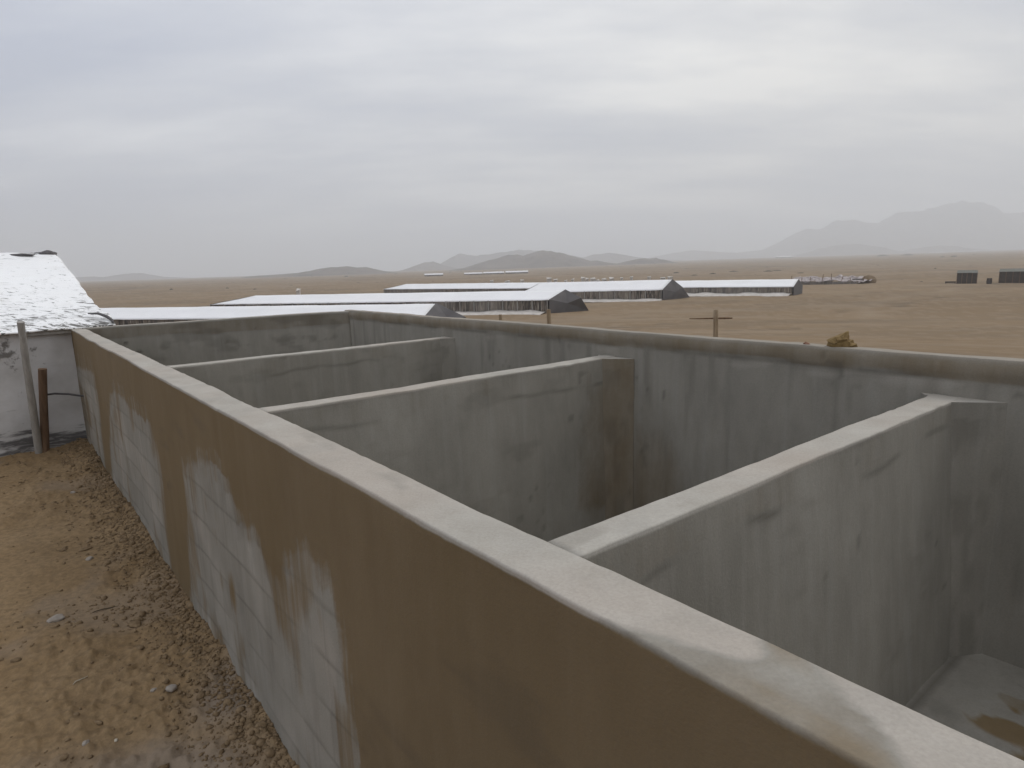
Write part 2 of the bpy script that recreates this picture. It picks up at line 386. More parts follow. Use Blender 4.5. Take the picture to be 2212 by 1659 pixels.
# ------------------------------------------------------------------ hills and mountain
def cam_px(px, py, Y):
    """world point at depth Y seen on a bearing and elevation measured from the photograph (survey helper)"""
    u = px - 1106; v = py - 829.5
    a = u * cos(roll) + v * sin(roll); b = -u * sin(roll) + v * cos(roll)
    D = r0 * a + d0 * b + f0 * 1388.27
    t = Y / D.y
    return D.x * t, Y, CAM_H + D.z * t
def hill(name, label, skyline, Y, depth, seed, rough=.55):
    P = [cam_px(a, b, Y) for a, b in skyline]
    xs = np.array([p[0] for p in P]); hz = np.array([p[2] for p in P])
    nx, ny = 260, 60
    X = np.linspace(xs[0], xs[-1], nx); V = np.linspace(-1, 1, ny)
    XX, VV = np.meshgrid(X, V, indexing='ij')
    span = xs[-1] - xs[0]
    top = np.interp(XX, xs, hz)
    YY = Y + VV * depth + .25 * depth * fbm(XX / (span * .2), VV * 1.3, oct=3, seed=seed)
    gb = -4 + rise(XX, YY)
    amp = np.maximum(top - gb, 0)
    prof = np.clip(1 - np.abs(VV) ** 1.35, 0, 1)
    rid = 1 - np.abs(fbm(XX / (depth * .55), YY / (depth * .55), oct=5, gain=.55, seed=seed + 5)) * 2
    z = gb - 3 + (amp + 3) * prof * (1 + rough * (rid - .62) * (1 - np.exp(-(VV / .35) ** 2))) \
        + amp * .11 * fbm(XX / (depth * .18), YY / (depth * .3), oct=5, seed=seed + 9)
    o = mesh_obj(name, np.stack([XX.ravel(), YY.ravel(), z.ravel()], 1), grid_faces(nx, ny)[:, ::-1], M_HILL, smooth=True)
    return tag(o, label, None, None, 'structure')
hill('hill', 'low double humped brown hill on the left of the plain', [(560, 596), (640, 590), (680, 583), (715, 577), (745, 575), (770, 578), (790, 577), (815, 583), (850, 589), (930, 588)], 1500, 160, 2)
hill('hill', 'tallest brown hill in the centre with two shoulders', [(940, 588), (1000, 579), (1040, 567), (1075, 557), (1098, 551), (1118, 550), (1130, 553), (1150, 547), (1172, 541.5), (1190, 541), (1210, 545), (1230, 551), (1255, 557), (1275, 563), (1290, 561.5), (1310, 566), (1345, 572), (1400, 572)], 1700, 200, 11)
hill('hill', 'small flat topped brown hill right of the tallest one', [(1320, 572), (1345, 567), (1370, 560), (1390, 557.5), (1405, 559), (1420, 557), (1440, 564), (1470, 570), (1520, 571)], 1600, 120, 23)
hill('hill', 'faint grey hill in the haze left of the tallest hill', [(860, 587), (885, 579), (915, 567), (935, 565), (955, 571), (985, 579), (1030, 583)], 2600, 200, 31)
hill('hill', 'pale jagged hill in the haze behind the tallest hill', [(930, 583), (975, 556), (990, 548), (1010, 552), (1060, 550), (1110, 541), (1140, 539), (1200, 546), (1260, 556), (1290, 549), (1320, 545), (1350, 550), (1400, 560), (1450, 562), (1500, 566)], 3300, 300, 37)
hill('hill', 'faint low hills in the haze behind the white shed', [(60, 612), (150, 600), (185, 597), (220, 600), (275, 591), (310, 590), (345, 597), (400, 600), (480, 603)], 3000, 250, 41)
hill('hill', 'hazy grey foothill below the far mountain', [(1680, 560), (1740, 548), (1790, 533), (1815, 529), (1850, 526), (1890, 532), (1915, 541), (1960, 543), (1990, 535), (2030, 530), (2080, 535), (2130, 540), (2212, 538), (2300, 545)], 3300, 260, 47)
hill('mountain', 'tall blue grey mountain fading into the haze on the right', [(1330, 572), (1440, 549), (1500, 541), (1560, 545), (1600, 546), (1660, 538), (1700, 516), (1730, 499), (1780, 492), (1800, 480), (1830, 478), (1860, 482), (1890, 480), (1925, 464), (1980, 455), (2020, 447), (2040, 436), (2065, 433), (2090, 439), (2115, 446), (2145, 462), (2180, 466), (2212, 458), (2260, 470), (2350, 520), (2450, 545)], 4600, 500, 53, .3)

# ------------------------------------------------------------------ water tank
tank = empty('water_tank', (float(W(3, 1)[0]), float(W(3, 1)[1]), 0))
tag(tank, 'long open concrete tank split into chambers by cross walls', 'tank')
TP = Vector(tank.location)
def tank_part(name, v, f, attr, label=None):
    v = np.asarray(v, float) - np.array([TP.x, TP.y, TP.z])
    o = mesh_obj(name, v, f, M_CON, tank, smooth=True, attr=attr)
    # planar caps are sharp by angle
    if label: o['label'] = label
    return o
def wall(name, p0, p1, off0, off1, zb0, zt0, zt1, ntf, fn, label, dl=.03, zb1=None, batter=0.0, rad=.006, seed=0, band=None, dry_streaks=False):
    """wall from p0 to p1 (s,u); off0/off1 = side offsets (left of the direction is negative); profile: outer face, cap, inner face.
    fn(part, t, off, z, s, u) -> (R,G,B) arrays. ntf = top heights interpolated."""
    p0 = np.array(p0, float); p1 = np.array(p1, float); L = np.linalg.norm(p1 - p0); d = (p1 - p0) / L; n = np.array([d[1], -d[0]])
    nt = max(2, int(L / dl) + 1); ts = np.linspace(0, L, nt)
    hz = np.arange(0, .998, .008) if dry_streaks else np.concatenate([np.arange(0, .84, .018), np.arange(.84, .998, .010)])
    prof = [(0, h, 'a') for h in hz]                              # side a: bottom to top
    k = 5
    prof += [(None, i / k, 'ra') for i in range(k + 1)]
    cw = np.linspace(0, 1, 10)[1:-1]; prof += [(c, 1, 'c') for c in cw]
    prof += [(None, i / k, 'rb') for i in range(k + 1)]
    prof += [(1, h, 'b') for h in hz[::-1]]
    m = len(prof)
    T = np.repeat(ts[:, None], m, 1); OFF = np.zeros((nt, m)); Z = np.zeros((nt, m)); SIDE = np.zeros((nt, m))
    top = zt0 + (zt1 - zt0) * (ts / L)
    top = top + .004 * vn(ts / .6, ts * 0, seed=seed + 1)
    o0 = off0 + .005 * vn(ts / .45, ts * 0 + 3, seed=seed + 2) + .0007 * fbm(ts / .12, ts * 0, oct=3, seed=seed + 4); o1 = off1 + .005 * vn(ts / .5, ts * 0 + 9, seed=seed + 3) + .0007 * fbm(ts / .12, ts * 0, oct=3, seed=seed + 5)
    for j, (c, h, kind) in enumerate(prof):
        if kind == 'a': OFF[:, j] = o0 - batter * (1 - h) * (1 if off0 < off1 else -1); Z[:, j] = zb0 + (top - rad - zb0) * h; SIDE[:, j] = 0
        elif kind == 'b': OFF[:, j] = o1; Z[:, j] = zb0 + (top - rad - zb0) * h; SIDE[:, j] = 2
        elif kind == 'ra':
            a = h * pi / 2; OFF[:, j] = o0 + rad * (1 - cos(a)); Z[:, j] = top - rad + rad * sin(a); SIDE[:, j] = 1
        elif kind == 'rb':
            a = h * pi / 2; OFF[:, j] = o1 - rad * (1 - sin(a)); Z[:, j] = top - rad + rad * cos(a); SIDE[:, j] = 1
        else: OFF[:, j] = o0 + rad + (o1 - o0 - 2 * rad) * c; Z[:, j] = top; SIDE[:, j] = 1
    chip = np.clip(fbm(T / .11, SIDE * 3 + (OFF > (off0 + off1) / 2) * 7., oct=2, seed=seed + 6) - .45, 0, 1) * .006
    Z = Z - chip * (np.minimum(np.abs(OFF - o0[:, None]), np.abs(OFF - o1[:, None])) < .012) * (Z > top[:, None] - .03)
    # plaster unevenness
    OFF = OFF + np.where(SIDE == 0, -1, 1) * np.where(SIDE == 1, 0, 1) * .004 * fbm(T / .35, Z / .35, oct=3, seed=seed + 7)
    Z = Z + (SIDE == 1) * .0025 * fbm(T / .15, OFF / .08, oct=3, seed=seed + 8)
    if band is not None:   # thicker plaster band below the rim on side a
        side, hb, out = band
        edge = top[:, None] - hb + .022 * fbm(T / .35, T * 0, oct=3, seed=seed + 12)
        bm_ = ss(0, .014, Z - edge) * (SIDE == side)
        OFF = OFF + (-1 if side == 0 else 1) * out * bm_
    P = p0[None, None, :] + d * T[..., None] + n * OFF[..., None]
    S_, U_ = P[..., 0], P[..., 1]
    XY = A[None, None] + DD * S_[..., None] + NN * U_[..., None]
    V = np.concatenate([XY, Z[..., None]], -1).reshape(-1, 3)
    R, G, B = fn(SIDE, T, OFF, Z, S_, U_, top[:, None] + 0 * T)
    al = np.where(SIDE == 1, 0.0, 1.0 if dry_streaks else .22) + 0 * T
    at = np.clip(np.stack([R.ravel(), G.ravel(), B.ravel(), al.ravel()], 1), 0, 1).astype(np.float32)
    F = grid_faces(nt, m)
    # end caps
    V2 = V.tolist(); Fl = F.tolist(); Fl.append(list(range(m))); Fl.append(list(range((nt - 1) * m, nt * m))[::-1])
    return tank_part(name, V2, Fl, at, label)

def pits(s, z, seed, th=.62):
    a = vn(s / .045, z / .055, seed=seed) * .5 + .5; b = vn(s / .4, z / .4, seed=seed + 1) * .5 + .5
    return ss(.86, .95, a) * ss(th, .8, b)
# ---- stains (metres along the wall, height)
P1 = [(2.96, 0.99), (2.35, 1.14), (2.03, 1.13), (1.95, 0.93), (1.66, 1.0), (1.60, 0.89), (1.47, 0.88), (1.32, 0.96), (1.27, 1.04), (1.0, 1.12), (0.92, 1.01), (0.82, 0.91), (0.85, 0.72), (0.79, 0.55), (0.79, 0.30), (0.95, -0.4), (3.5, -0.4), (3.21, 0.03), (2.97, 0.75)]
P2 = [(5.76, 1.03), (5.25, 1.1), (4.67, 1.03), (3.9, 1.08), (3.70, 0.79), (3.8, 0.48), (3.91, -.4), (6.96, -0.4), (6.3, .5)]
P3 = [(8.17, 1.01), (6.75, 1.12), (6.9, 0.59), (7.2, -0.4), (9.5, -.4), (9.5, .9)]
CW1 = [(-0.30, -0.15), (-0.38, -0.125), (-0.42, -0.108), (-0.47, -0.1), (-0.51, -0.08), (-0.53, -0.067), (-0.535, -0.04), (-0.53, -0.005), (-.54, .05), (-.60, .05), (-0.60, -0.004), (-0.64, -0.02), (-0.69, -0.045), (-0.73, -0.06), (-0.75, -0.085), (-0.765, -0.13), (-.77, -.3), (-.3, -.3)]
CW2 = [(0.81, -0.15), (0.76, -0.06), (0.63, -0.035), (0.36, -0.07), (0.33, -0.14), (0.4, -.25), (.8, -.25)]
def f_front(side, T, off, z, s, u, top):
    sw = s + .05 * fbm(s / .12, z / .5, oct=3, seed=40); zw = z + .05 * fbm(s / .10, z / .4, oct=4, seed=41)
    dry = np.maximum(np.maximum(soft_poly(sw, zw, P1, .085), soft_poly(sw, zw, P2, .12)), soft_poly(sw, zw, P3, .18))
    dry = dry * (1 - .75 * np.exp(-(((s - 1.5) / .12) ** 2 + ((z - .95) / .14) ** 2)))
    dry = dry * (1 - .8 * np.exp(-(((s - 2.2) / .07) ** 2 + ((z - .5) / .14) ** 2)))
    # block joints show through the dried skin
    zj = np.abs(((z + .010 * vn(s / .3, z * 0, seed=3) - .12) / .205) % 1 - .5) * .205
    row = np.floor((z - .12) / .205)
    sj = np.abs(((s + .2 * (row % 2)) / .40) % 1 - .5) * .40
    joint = np.maximum(ss(.013, .003, np.abs(zj - .1025)), .6 * ss(.012, .003, np.abs(sj - .2))) * ss(-.6, .1, fbm(s / .3, z / .3, oct=2, seed=50) + .1)
    tone = _h(np.floor((s + .2 * (row % 2)) / .40 + .5), row, row * 0, 9)
    drip = ss(.35, .6, fbm(s / .035, z / .5, oct=2, seed=52)) * .35
    fr = (side == 0)
    G0 = dry * (.18 + .24 * tone + .34 * fbm(s / .25, z / .35, oct=3, seed=53)) * fr; R0 = np.maximum(1 - dry, .42 * ss(-.1, .5, fbm(s / .3, z / .5, oct=3, seed=54)) + .14) * fr; B0 = ((joint * .42 + drip * .45) * dry + (1 - dry) * (.26 * ss(2.6, -.6, s + .5 * fbm(s / .6, z / .4, oct=3, seed=57)) + .22 * ss(.35, .7, fbm(s / .5, z / .12, oct=4, seed=56)) + .5 * pits(s, z, 58, .8))) * fr
    # cap
    uw = u + .012 * fbm(s / .08, u / .05, oct=3, seed=44); sw2 = s + .02 * fbm(s / .1, u / .05, oct=3, seed=45)
    wet = np.maximum(soft_poly(sw2, uw, CW1, .012) * .85, soft_poly(sw2, uw, CW2, .012) * .22)
    patch = ss(-.05, .4, fbm(s / .38, u / .14, oct=4, seed=46)) * .75 * ss(-.2, .5, np.abs(s + .1))
    cp = (side == 1)
    G1 = cp * (1 - 1.0 * wet - .55 * patch); R1 = cp * (wet * .40 + patch * .30); B1 = cp * .15 * ss(.5, .1, np.abs(u + TF + .005) / .02)
    inn = (side == 2)
    R2 = inn * .15; G2 = inn * .1; B2 = inn * .25 * ss(.3, .6, fbm(s / .2, z / .2, oct=3, seed=47))
    return R0 + R1 + R2, G0 + G1 + G2, B0 + B1 + B2
# direction of +s: left side normal n=(d[1],-d[0]) = (0,-1)->? d=(1,0): n=(0,-1): offset positive = toward the outside, so side a = inner
# build from far to near so that n points inwards: d=(-1,0) -> n=(0,1)
wall('wall', (FS1, 0), (FS0, 0), -TF, 0, -.25, ZT, ZT, None, f_front, 'brown plastered front wall with dried grey patches and pale cement top', dl=.014, seed=100, rad=.007, dry_streaks=True)

def f_part(brown=None, capwet=0.0, seed=0, brownamt=.75, paleface=0.0):
    def f(side, T, off, z, s, u, top):
        fc = (side != 1); near = (side == 0)
        h = top - z
        edge = .13 + .05 * fbm(u / .5, u * 0, oct=3, seed=seed + 2)
        bandm = ss(edge + .02, edge - .02, h) * fc
        R = bandm * .30
        line = np.exp(-((h - edge) / .012) ** 2) * ss(-.1, .5, fbm(u / .25, u * 0 + 2, oct=2, seed=seed + 3))
        B = fc * (pits(u, z, seed + 4, .7) * .45 + line * .55 + 0.22 * ss(.25, .6, fbm(u / .3, z / .12, oct=4, seed=seed + 5)))
        if brown is not None:
            uw = u + .08 * fbm(u / .25, z / .25, oct=4, seed=seed + 6); zw = z + .08 * fbm(u / .25 + 9, z / .25, oct=4, seed=seed + 6)
            R = np.maximum(R, near * brownamt * soft_poly(uw, zw, brown, .2))
        G = fc * (paleface * ss(0, .5, fbm(u / .2, z / .8, oct=3, seed=seed + 8)))
        cap = ~fc
        w = ss(.05, .4, fbm(u / .35, s / .2, oct=3, seed=seed + 9))
        G = G + cap * (1 - .45 * w); R = R + cap * capwet * w
        return R, G, B
    return f
PB2 = [(1.85, 1.40), (2.1, 1.5), (2.6, 1.45), (2.6, 1.06), (2.7, 0.2), (1.9, .3), (1.75, .62), (2.02, .95)]
# cross walls: near face is side a when the direction is +u (n = (1,0)?) d=(0,1): n=(1,0) -> offset positive = +s (far); side a = near face
def cross(s_far, th, label, fn, zt=ZT - .003, batter=0.0, hn=(.17, .10, .05, .05), seed=0, hb=.12):
    """cross wall whose far face is at s_far; hn = near haunch (du, ds), far haunch (du, ds)"""
    o = wall('partition', (s_far, 0.0), (s_far, 2.325), -th, 0, ZF - .05, zt, zt, None, fn, label, batter=batter, seed=seed, dl=.025)
    for (du, ds, sg, s0) in ((hn[0], hn[1], -1, s_far - th), (hn[2], hn[3], 1, s_far)):
        # slanted fillet between the cross wall and the long wall
        zz = np.concatenate([np.arange(ZF - .02, zt - .09, .06), np.linspace(zt - .09, zt - .0015, 8)])
        nv = 9; V = []; Cc = []
        for z in zz:
            bt = batter * (1 - (z - ZF) / (zt - ZF)) if sg < 0 else 0
            for q in range(nv):
                t = q / (nv - 1)
                s_ = s0 + sg * (-.004 + (ds + .004) * t + bt * (1 - t)); u_ = 2.32 - (du + .0) * (1 - t) ** 1.0
                x, y = W(s_, u_); x += .002 * sin(z * 31 + q); V.append((x, y, z)); Cc.append((hb, .05, .15 if z > zt - .02 else .1 + .25 * (vn(np.array([z * 9]), np.array([q * .7]), seed=5)[0] > .4)))
        m = len(zz)
        F = grid_faces(m, nv).tolist()
        xa = W(s0 - sg * .02, 2.32); base = len(V); V.append((xa[0], xa[1], zt - .0015)); Cc.append((0, .85, 0))
        topring = [(m - 1) * nv + q for q in range(nv)]
        V2 = [V[i] for i in topring]; b2 = len(V); V += V2; Cc += [(0.05, .8, 0)] * nv
        for q in range(nv - 1): F.append([b2 + q, b2 + q + 1, base, base])
        Fl = [f if len(set(f)) == 4 else [f[0], f[1], f[2]] for f in F]
        h = tank_part('haunch', V, Fl, np.array(Cc, np.float32))
        h.parent = o
    return o
cross(0, .11, 'nearest cross wall with broad pale dry top and streaked grey face', f_part(None, .10, 200, paleface=.12), batter=.09, hn=(.14, .17, .06, .05), seed=210)
cross(1.99, .11, 'middle cross wall with brown damp patch near its far end', f_part(PB2, .25, 240, .50), batter=.03, hn=(.13, .16, .05, .05), seed=250, hb=.52)
cross(3.97, .10, 'farthest cross wall with thin pale top edge', f_part(None, .3, 280), batter=.02, hn=(.12, .08, .05, .05), seed=290)

def f_back(side, T, off, z, s, u, top):
    inn = (side == 2); cap = (side == 1); out = (side == 0)
    h = top - z
    band = inn * ss(.115, .08, h - .022 * fbm((8.45 - (s - 0) - 2.35) / .35, s * 0, oct=3, seed=312))
    low = ss(.0, .02, h - .085) * ss(.22, .12, h) * inn
    R = band * .50 + out * .6 + cap * .40
    bs = np.exp(-(((s - 1.6) / .4) ** 2 + ((z - .6) / .6) ** 2))
    R = np.maximum(R, inn * .52 * bs * (h > .1))
    G = cap * .50 + low * .42 * ss(-.2, .5, fbm(s / .35, z / .1, oct=3, seed=330)) + inn * .12 * ss(0, .5, fbm(s / .3, z / .9, oct=3, seed=331)) * (h > .1)
    B = inn * (pits(s, z, 333) * .5 + .5 * np.exp(-((h - .098) / .006) ** 2) * ss(-.2, .3, fbm(s / .2, s * 0, oct=2, seed=334)) + .3 * ss(.25, .55, fbm(s / .08, z / .7, oct=3, seed=335)) * (h > .1))
    return R, G, B
# for the back wall the inner face is towards -u: direction far->near gives n=+u; side a = inner ... so run near->far: d=(1,0), n=(0,-1): offsets positive towards -u
wall('wall', (FS0, 2.32), (6.10, 2.32), -.085, 0, -.6, ZR, ZR, None, f_back, 'long back wall with brown band below its thin pale rim', dl=.022, seed=300, rad=.006, band=(2, .092, .012))
def f_end(side, T, off, z, s, u, top):
    inn = (side == 2); cap = (side == 1); out = (side == 0); h = top - z
    band = inn * ss(.18, .15, h + .03 * fbm(u / .4, u * 0, oct=3, seed=352))
    R = band * .42 + out * .6 + cap * .2
    G = cap * .7 + inn * .1
    B = inn * (pits(u, z, 353) * .9 + .25 * band + .35 * ss(.2, .5, fbm(u / .3, z / .15, oct=3, seed=354)) + .5 * ss(.18, .3, h) * ss(.4, .3, h) * ss(.2, .5, fbm(u / .12, z / .1, oct=3, seed=359)))
    return R, G, B
# end wall from the back corner to the front corner; inner face towards -s
e0 = np.array([5.965, 2.32]); e1 = np.array([8.72, -.06]); dl_ = (e1 - e0) / np.linalg.norm(e1 - e0)
# n=(d[1],-d[0]); d~(.76,-.65) -> n=(-.65,-.76): points to -s,-u = inside; side b (offset 0) is the inner face
wall('wall', tuple(e0), tuple(e1), -.14, 0, -.6, ZR - .003, ZT + .004, None, f_end, 'slanting far end wall, dark grey with uneven top band', dl=.03, seed=350, rad=.006)
def f_nearend(side, T, off, z, s, u, top):
    cap = (side == 1); return cap * .1 + (~cap) * .15, cap * .9, (~cap) * .2
wall('wall', (FS0 + .01, 0.0), (FS0 + .01, 2.33), -.13, 0, -.3, ZT - .003, ZT - .003, None, f_nearend, 'plain near end wall', seed=380)
# floor slab
ns, nu_ = 330, 80
Sg, Ug = np.meshgrid(np.linspace(-2.35, 8.6, ns), np.linspace(-.01, 2.33, nu_), indexing='ij')
XY = A + DD * Sg[..., None] + NN * Ug[..., None]
Zg = ZF + .004 * fbm(Sg / .4, Ug / .4, oct=3, seed=400)
keep = True
br = np.zeros_like(Sg)
for (a_, b_, ra, rb, w_) in ((-.50, 1.83, .13, .065, 1.0), (-.50, 2.03, .10, .05, .55), (-.62, 2.06, .10, .16, .75), (-.95, 1.95, .22, .3, .8), (-.8, 1.7, .25, .16, 1.0), (-.48, 1.98, .02, .03, .9), (-1.3, 1.2, .5, .4, .8), (-.48, 1.86, .03, .05, .8)):
    sw_ = Sg + .05 * fbm(Sg / .08, Ug / .08, oct=3, seed=401)
    br = np.maximum(br, w_ * ss(1.3, .8, np.hypot((sw_ - a_) / ra, (Ug - b_) / rb)))
crk = np.exp(-((Sg + .215) / .012) ** 2) * .8
fl_at = np.stack([np.clip(br, 0, 1).ravel() * .9, (.25 * (1 - br) * ss(-.2, .4, fbm(Sg / .2, Ug / .2, oct=3, seed=402))).ravel(), (crk + .15 * ss(.3, .6, fbm(Sg / .15, Ug / .15, oct=3, seed=403))).ravel()], 1).astype(np.float32)
mask = (Sg < 5.9) | ((Sg - 5.965) * (-.65) + (Ug - 2.32) * (-.76) > 0)
Fg = grid_faces(ns, nu_); mk = mask.ravel(); Fg = Fg[mk[Fg].all(1)]
Vt = np.concatenate([XY, Zg[..., None]], -1).reshape(-1, 3)
tank_part('floor', Vt, Fg, fl_at, 'grey cement floor with brown mud stains')

# ------------------------------------------------------------------ generic solids
def box(c, size, ax=None, ay=None, az=None):
    """8 verts / 6 faces of an oriented box; returns lists"""
    ax = Vector(ax or (1, 0, 0)); ay = Vector(ay or (0, 1, 0)); az = Vector(az or (0, 0, 1)); c = Vector(c)
    V = [c + ax * (sx * size[0] / 2) + ay * (sy * size[1] / 2) + az * (sz * size[2] / 2) for sx in (-1, 1) for sy in (-1, 1) for sz in (-1, 1)]
    F = [(0, 1, 3, 2), (4, 6, 7, 5), (0, 4, 5, 1), (2, 3, 7, 6), (0, 2, 6, 4), (1, 5, 7, 3)]
    return [tuple(v) for v in V], F
def tube(pts, rad, seg=10, wob=.0, seed=0, flat_top=True):
    pts = [Vector(p) for p in pts]; V = []; F = []; r_ = random.Random(seed)
    n = len(pts)
    for i, p in enumerate(pts):
        t = (pts[min(i + 1, n - 1)] - pts[max(i - 1, 0)]).normalized()
        a = t.orthogonal().normalized() if i == 0 else (pa - t * pa.dot(t)).normalized()
        pa = a; b = t.cross(a); rr = rad[i] if hasattr(rad, '__len__') else rad
        for k in range(seg):
            q = 2 * pi * k / seg; w = 1 + wob * sin(3 * q + i * .9) * .6 + wob * r_.uniform(-.4, .4)
            V.append(tuple(p + (a * cos(q) + b * sin(q)) * rr * w))
    for i in range(n - 1):
        for k in range(seg):
            k2 = (k + 1) % seg; F.append((i * seg + k, i * seg + k2, (i + 1) * seg + k2, (i + 1) * seg + k))
    F.append(tuple(range(seg))[::-1]); F.append(tuple(range((n - 1) * seg, n * seg)))
    return V, F
def sub(p, a, b, n): return [Vector(a).lerp(Vector(b), i / n) for i in range(n + 1)]

# ------------------------------------------------------------------ white shed beside the tank
e_ = np.array([.745, .667]); e_ /= np.linalg.norm(e_); nb = np.array([-e_[1], e_[0]])
tipx = np.array([-5.16, 8.41])
shed = empty('livestock_shed', (float(tipx[0]), float(tipx[1]), 0))
tag(shed, 'near shed with dirty wrinkled white plastic roof and mud splashed wall', 'shed')
def sp(k, w, z): p = tipx + e_ * k + nb * w; return np.array([p[0] - tipx[0], p[1] - tipx[1], z])
EV, RD, HW = 1.52, 2.55, 5.0
def sheet(name, corner_fn, nu2, nv2, mat, attrf, parent, amp=.02, seed=0, label=None, thick=.02):
    Uu, Vv = np.meshgrid(np.linspace(0, 1, nu2), np.linspace(0, 1, nv2), indexing='ij')
    P = corner_fn(Uu, Vv); at = attrf(Uu, Vv)
    o = mesh_obj(name, P.reshape(-1, 3), grid_faces(nu2, nv2), mat, parent, smooth=True, attr=at.reshape(-1, 3).astype(np.float32))
    if thick:
        md = o.modifiers.new('thickness', 'SOLIDIFY'); md.thickness = thick; md.offset = 0
    if label: o['label'] = label
    return o
def roof_near(U, V):     # U along (0 = far left), V from eave to ridge
    k = -15 + 15.0 * U + (.05 * fbm(V * 6, V * 0, oct=2, seed=501)) * (U > .98)
    k = k + .13 * V * (U > .9)
    w = -.12 + (HW + .12) * V
    z = EV - .03 + (RD - EV + .03) * V
    x = tipx[0] + e_[0] * k + nb[0] * w; y = tipx[1] + e_[1] * k + nb[1] * w
    z = z - .10 * np.sin(pi * V) * .6 + .024 * fbm(k / .5, w / .25, oct=4, gain=.55, seed=502) * (1 - V * .5) + .03 * fbm(k / 1.5, w / 1.2, oct=2, seed=503)
    z = z - .03 * ss(.04, 0, V) + .03 * ss(.93, 1, V) * vn(k / .3, w, seed=505)
    return np.stack([x - tipx[0], y - tipx[1], z], -1)
def a_roof(U, V):
    k = -15 + 15.0 * U
    R = .45 * (1 - V) ** 1.6 + .09 + .16 * fbm(k / .6, V * 9, oct=3, seed=508)
    B = .8 * ss(.38, .5, fbm(k / .16, V * 55, oct=3, seed=507)) * ss(-1.6, -.3, k) * ss(.86, .97, V)
    B = np.maximum(B, ss(-.62, -.2, k) * ss(.95, .985, V + .02 * vn(k / .1, V * 40, seed=506)))
    B = np.maximum(B, .55 * np.exp(-((np.hypot((k + .62) / .5, V / .10) - 1) / .10) ** 2) * ss(-.6, -.1, k))
    return np.stack([R, U * 0, B], -1)
sheet('roof', roof_near, 420, 130, M_SHEDROOF, a_roof, shed, label='roof slope of wrinkled white sheeting speckled with dirt')
def roof_far(U, V):
    k = -15 + 15.0 * U; w = HW * 2 + .12 - (HW + .12) * V; z = EV - .03 + (RD - EV + .03) * V - .004
    return np.stack([e_[0] * k + nb[0] * w, e_[1] * k + nb[1] * w, z], -1)
sheet('roof', roof_far, 60, 20, M_SHEDROOF, lambda U, V: np.stack([.2 + 0 * U, 0 * U, 0 * U], -1), shed)
def wallf(k0, w0, k1, w1, z0, ztop):
    def f(U, V):
        k = k0 + (k1 - k0) * U; w = w0 + (w1 - w0) * U; zt = ztop(U) if callable(ztop) else ztop
        w = w + .03 * fbm(k / .5, V * 3, oct=3, seed=520)
        z = z0 + (zt - z0) * V
        return np.stack([e_[0] * k + nb[0] * w, e_[1] * k + nb[1] * w, z], -1)
    return f
def a_wall(U, V):
    z = -1.2 + 2.7 * V; k = -15 + 14.9 * U
    R = .9 * ss(.42, .05, z) + .35 * ss(.75, .4, z) * ss(0, .4, vn(k / .6, z / .2, seed=521)); G = ss(.95, 1.25, z) * ss(-.6, -1.1, k) * .9
    return np.stack([R, G, 0 * U], -1)
sheet('wall', wallf(-15, 0, -.08, 0, -1.2, EV - .06), 300, 90, M_SHEDWALL, a_wall, shed, label='white plastic side wall stained with mud along its foot')
for kk in (-.1, -14.9):
    sheet('wall', wallf(kk, .05, kk, 2 * HW - .05, -1.2, lambda U: EV - .1 + (RD - EV) * (1 - np.abs(2 * U - 1))), 40, 12, M_SHEDWALL, lambda U, V: np.stack([0 * U, 0 * U, 0 * U], -1), shed)
sheet('wall', wallf(-15, 2 * HW, -.08, 2 * HW, -1.6, EV - .06), 40, 12, M_SHEDWALL, lambda U, V: np.stack([0 * U, 0 * U, 0 * U], -1), shed)
# eave timber that sticks out past the sheet, torn scrap at the ridge end, rolled sheet edge at the eave tip
v, f = box(sp(-.35, -.06, EV - .085), (1.3, .05, .045), (*e_, 0), (*nb, 0)); mesh_obj('eave_board', v, f, M_GREYWOOD, shed)
def scrap(name, c, size, mat, parent, seed, n=10, sq=(1, 1, 1)):
    import bmesh
    bm = bmesh.new(); bmesh.ops.create_icosphere(bm, subdivisions=3, radius=1)
    r_ = np.random.default_rng(seed); off = r_.uniform(0, 50)
    co = np.array([v.co[:] for v in bm.verts])
    dsp = 1 + .45 * fbm(co[:, 0] * 1.3 + off, co[:, 1] * 1.3, co[:, 2] * 1.3, oct=4, gain=.6, seed=seed)
    co = co * dsp[:, None] * np.array(size)
    for v, c_ in zip(bm.verts, co): v.co = Vector(c_) + Vector(c)
    me = bpy.data.meshes.new(name); bm.to_mesh(me); bm.free(); me.materials.append(mat)
    o = bpy.data.objects.new(name, me); COL.objects.link(o)
    if parent: o.parent = parent
    return o
scrap('torn_sheet', sp(-.02, HW - .10, RD - .015), (.15, .12, .085), M_DARK, shed, 3)
scrap('torn_sheet', sp(-.45, HW - .18, RD - .03), (.28, .10, .035), M_DARK, shed, 8)
v, f = tube([sp(-.22, .34, EV + .10), sp(-.13, .22, EV + .10), sp(-.06, .10, EV + .06), sp(-.02, 0, EV + .01), sp(-.02, -.06, EV - .03)], [.008, .016, .02, .018, .012], 8, .15, 4)
mesh_obj('sheet_roll', v, f, M_DARK, shed, True)

